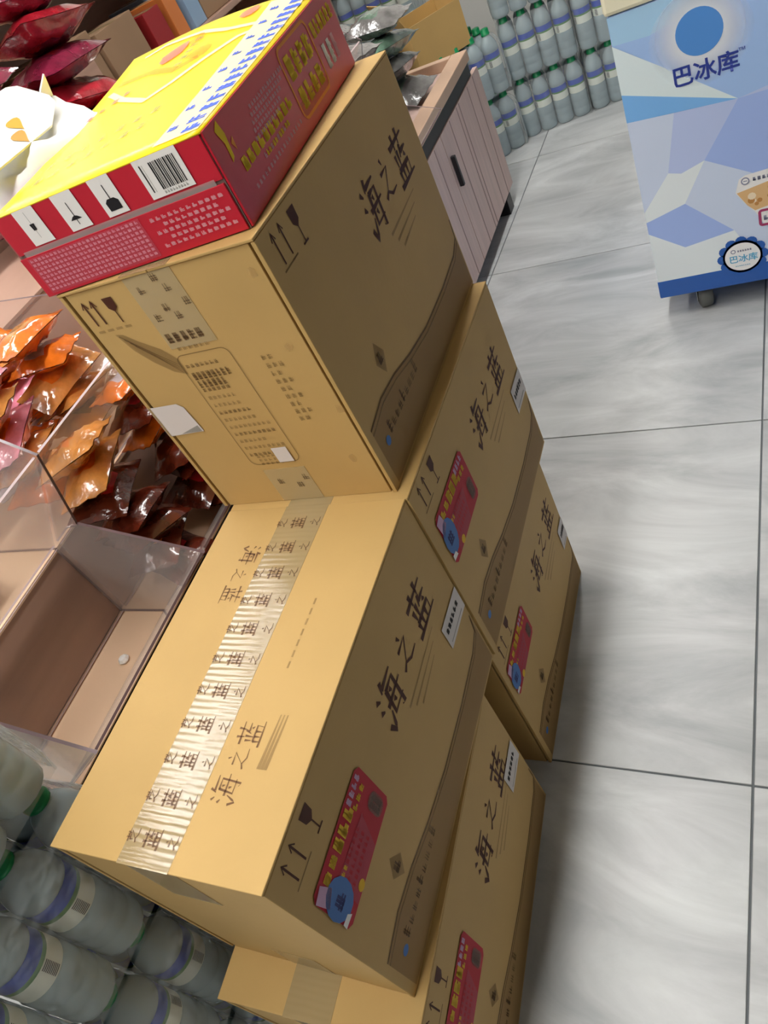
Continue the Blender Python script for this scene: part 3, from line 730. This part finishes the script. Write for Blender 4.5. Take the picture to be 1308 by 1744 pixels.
# ------------------------------------------------------------------ chest freezer
FZ_MATS = {}
def fzc(n, r, g, b):
    if n not in FZ_MATS: FZ_MATS[n] = mat('freezer_' + n, tuple(min(.9, c * 1.22) for c in rgb(r, g, b)[:3]) + (1,), .25, .5)
    return FZ_MATS[n]
fz = empty('chest_freezer', (-.030, 1.250, 0), .0)
tag(fz, 'chest freezer with a blue and white faceted front and a cream lid on castors', 'freezer')
FW = .98; fzb = fzc('blue', 150, 180, 226); navy = fzc('navy', 34, 84, 160); cream = fzc('cream', 214, 210, 184)
boxes('cabinet', [fzb], [(0, FW, 0, .62, .066, .722)], fz, bev=.006)
boxes('base_band', [navy], [(-.001, FW + .001, -.0012, .1, .064, .112)], fz, bev=.003)
boxes('lid', [cream], [(-.004, FW + .004, -.006, .63, .7225, .785)], fz, bev=.008)
boxes('lid_glass', [ACR_L], [(.05, FW - .05, .05, .57, .7852, .789)], fz)
wheel = lathe('castor', [(0, -.016), (.024, -.016), (.0315, -.012), (.0320, 0), (.0315, .012), (.024, .016), (0, .016)], RUBBER, 20)
hub = lathe('hub', [(0, -.0165), (.012, -.0165), (.013, .0), (.012, .0165), (0, .0165)], STEEL, 14)
for cx, cy in ((.098, .036), (FW - .098, .036), (.098, .56), (FW - .098, .56)):
    w = link('castor', wheel, fz, (cx, cy, .0321), (0, math.pi / 2, .25)); link('hub', hub, w)
    boxes('castor_fork', STEEL, [(cx - .018, cx - .0165, cy - .012, cy + .012, .02, .064), (cx + .0165, cx + .018, cy - .012, cy + .012, .02, .064), (cx - .020, cx + .020, cy - .015, cy + .015, .058, .0655)], fz)
ff = lambda u, v, h: (u + .030, -h, v)
fp = Print(ff, .0008)
c1 = fzc('sky', 156, 194, 238); c2 = fzc('pale', 206, 220, 236); c3 = fzc('azure', 116, 170, 230); c4 = fzc('lavender', 172, 186, 222); c5 = fzc('light_lavender', 190, 202, 226); c6 = fzc('periwinkle', 150, 172, 222); c7 = fzc('mist', 212, 220, 228)
X0, X1 = -.029, .949
fp.poly([(X0, .720), (.30, .720), (.043, .665), (-.027, .668)], c1); fp.poly([(-.027, .668), (.043, .665), (.30, .720), (X1, .720), (X1, .62), (.186, .497), (.115, .554), (.054, .603)], fzb)
fp.poly([(-.029, .668), (.054, .603), (.115, .554), (.186, .497), (-.029, .571)], c2)
fp.poly([(-.029, .571), (.186, .497), (-.029, .512)], c3)
fp.poly([(-.029, .512), (.065, .505), (.035, .38), (-.029, .30)], c5); fp.poly([(.065, .505), (.186, .497), (.110, .388), (.061, .372), (.035, .38)], c4)
fp.poly([(.186, .497), (.36, .50), (.30, .33), (.204, .331), (.110, .388)], c6); fp.poly([(.186, .497), (X1, .62), (X1, .50), (.36, .50)], c4)
fp.poly([(-.029, .30), (.035, .38), (.061, .372), (.110, .388), (.059, .300), (-.017, .278), (-.029, .275)], c7)
fp.poly([(.110, .388), (.204, .331), (.30, .33), (.20, .24), (.152, .209), (.059, .300)], c5)
fp.poly([(-.029, .275), (-.017, .278), (.059, .300), (.152, .209), (.045, .192), (-.029, .245)], c6)
fp.poly([(-.029, .245), (.045, .192), (.152, .209), (.20, .112), (-.029, .112)], c7)
fp.poly([(.152, .209), (.20, .24), (.42, .30), (.40, .112), (.20, .112)], c5); fp.poly([(.36, .50), (X1, .50), (X1, .30), (.42, .30), (.20, .24), (.30, .33)], c2); fp.poly([(.42, .30), (X1, .30), (X1, .112), (.40, .112)], c6)
fpo = fp.build('front_graphic', fz)
# soft white halo printed round the logo
gl = bpy.data.materials.new('printed_halo'); gl.use_nodes = True; nt = gl.node_tree; bb = nt.nodes['Principled BSDF']; bb.inputs['Base Color'].default_value = (.86, .90, .94, 1); bb.inputs['Roughness'].default_value = .3
tc = nt.nodes.new('ShaderNodeTexCoord'); vm = nt.nodes.new('ShaderNodeVectorMath'); vm.operation = 'DISTANCE'; vm.inputs[1].default_value = (.161, 0, .640)
mr = nt.nodes.new('ShaderNodeMapRange'); mr.inputs[1].default_value = .045; mr.inputs[2].default_value = .098; mr.inputs[3].default_value = .85; mr.inputs[4].default_value = 0
nt.links.new(tc.outputs['Object'], vm.inputs[0]); nt.links.new(vm.outputs['Value'], mr.inputs[0]); nt.links.new(mr.outputs[0], bb.inputs['Alpha'])
h = Print(ff, .0012); h.disc(.131, .622 + .002, .096, gl, n=40); h.build('logo_halo', fz)
d = Print(ff, .0016); d.disc(.131, .643, .043, fzc('logo_blue', 74, 132, 200), n=36)
d.build('logo_disc', fz)
TXT = mat('freezer_lettering', rgb(44, 62, 148), .4)
link('brand_lettering', text_mesh('巴冰库', .042, TXT, ff, .070, .556, lift=.0018, bold=.0009, name='brand_lettering'), fz)
link('trade_mark', text_mesh('™', .016, TXT, ff, .193, .580, lift=.0018, name='trade_mark'), fz)
# scalloped badge
bd = Print(ff, .0020)
for k in range(12): bd.disc(.163 + .042 * math.cos(k * math.pi / 6), .138 + .040 * math.sin(k * math.pi / 6), .0125, navy, n=12)
bd.disc(.163, .138, .042, navy, n=30); bd.disc(.163, .138, .0375, fzc('badge_white', 226, 232, 226), rv=.036, n=32, dh=.0003)
bo = bd.build('round_badge', fz)
SKY = mat('badge_lettering_blue', rgb(84, 168, 206), .4); GRYT = mat('badge_small_lettering', rgb(130, 134, 160), .4)
link('badge_lettering', text_mesh('巴冰库', .0205, SKY, ff, .1335, .1265, lift=.0026, bold=.0004, name='badge_lettering'), bo)
q = Print(ff, .0026); q.disc(.1445, .1545, .0055, GRYT, n=14); q.disc(.1445, .1545, .0035, fzc('badge_white', 226, 232, 226), n=14, dh=.0001); q.glyphs(.153, .1515, 6, .0045, .0055, GRYT, 3); q.glyphs(.146, .1140, 8, .0035, .003, SKY, 5); q.build('badge_small_lettering', bo)
# picture sticker at the right
sk = Print(ff, .0020)
sk.poly([(.172, .327), (.185, .333), (.30, .340), (.34, .29), (.30, .20), (.215, .205), (.197, .245), (.180, .268), (.163, .297)], fzc('sticker_white', 226, 222, 220))
sk.poly([(.165, .296), (.30, .322), (.30, .262), (.225, .252), (.198, .247), (.184, .262)], fzc('sticker_tan', 206, 168, 118), dh=.0003)
rn = random.Random(9)
for i in range(18):
    sk.disc(.182 + rn.random() * .10, .262 + rn.random() * .035, rn.uniform(.004, .009), fzc('food_%s' % ('a' if i % 2 else 'b'), *( (228, 206, 176) if i % 2 else (176, 124, 66))), n=9, dh=.0005 + i * .00001)
sk.frame(.203, .205, .29, .246, .006, fzc('sticker_maroon', 150, 50, 92), r=.008, dh=.0006)
so = sk.build('picture_sticker', fz)
q = Print(ff, .0028); q.disc(.184, .320, .0085, GRYT, n=16); q.disc(.184, .320, .006, fzc('sticker_white', 226, 222, 220), n=16, dh=.0001); q.rect(.180, .319, .188, .321, GRYT, dh=.0002); q.glyphs(.198, .316, 8, .008, .009, GRYT, 3); q.glyphs(.213, .218, 5, .01, .013, GRYT, 6); q.build('sticker_lettering', so)

# ------------------------------------------------------------------ white card and bag beside the yellow lid
def sheet(name, pts, m, th, parent=None):
    """pts: grid rows of 3-D points -> crumpled sheet with thickness"""
    bm = bmesh.new(); g = [[bm.verts.new(p) for p in row] for row in pts]
    for i in range(len(g) - 1):
        for j in range(len(g[0]) - 1): bm.faces.new((g[i][j], g[i][j + 1], g[i + 1][j + 1], g[i + 1][j]))
    o = link(name, to_mesh(bm, name, m, True), parent); s = o.modifiers.new('thick', 'SOLIDIFY'); s.thickness = th; return o

V_BAG = pouch_mesh('white_plastic_bag', .10, .24, .022, [mat('white_plastic', rgb(244, 244, 246), .35, bump=.5, bscale=60)], 5, 1.6)
_m = V_BAG.materials[0]; V_BAG.materials.append(_m)
bg = link('white_plastic_bag', V_BAG, None, (-.470, .165, 1.098), (.06, .55, -.12)); tag(bg, 'crumpled white plastic bag lying over the left edge of the yellow lid', 'plastic bag')
tipm = extrude_poly('bag_corner', [(0, 0), (.026, .0), (.022, .028), (.010, .016)], 'x', -.001, .001, _m, bg, loc=(-.030, .095, .0))
cd = empty('white_card', (-.440, .10, 1.104), 0); cd.rotation_euler = (0, -.75, 0); tag(cd, 'white rounded card with two orange hearts standing on the white bag', 'card')
pts = [(0, 0), (.12, 0), (.138, .008), (.158, .018), (.163, .028), (.150, .058), (.138, .064), (.05, .068), (0, .065)]
co = extrude_poly('card_sheet', pts, 'x', -.0015, .0015, mat('white_card_stock', rgb(240, 243, 246), .5), cd)
HO = ink('orange_heart_print', rgb(240, 170, 90)); HY = ink('amber_heart_print', rgb(236, 180, 70))
hp = Print(lambda u, v, h: (h + .0015, u, v), .0006)
for cx, cz, m in ((.078, .012, HO), (.092, .026, HY)):
    hp.poly([(cx + .011 * (math.sin(t) ** 3), cz + .0085 * (math.cos(t) - .3 * math.cos(2 * t))) for t in [k * math.pi / 9 for k in range(18)]], m)
hp.build('heart_print', cd)
# open carton and dark bags on the angled water packs
oc = empty('open_carton', (-.86, 2.56, 2 * BH - .014), math.radians(43)); tag(oc, 'open tan carton with raised flaps on the angled water packs', 'box')
for nm, q in (('panel', (-.11, .11, -.10, -.097, 0, .15)), ('panel', (-.11, .11, .097, .10, 0, .15)), ('panel', (-.11, -.107, -.0965, .0965, 0, .15)), ('panel', (.107, .11, -.0965, .0965, 0, .15)), ('base', (-.1065, .1065, -.0965, .0965, 0, .003))):
    boxes(nm, CARD, [q], oc)
for sx, ry in ((.11, .5), (-.11, -.4)): boxes('flap', CARD, [(-.0015, .0015, -.095, .095, 0, .10)], oc, loc=(sx * .98, 0, .151), rot=(0, ry, 0))
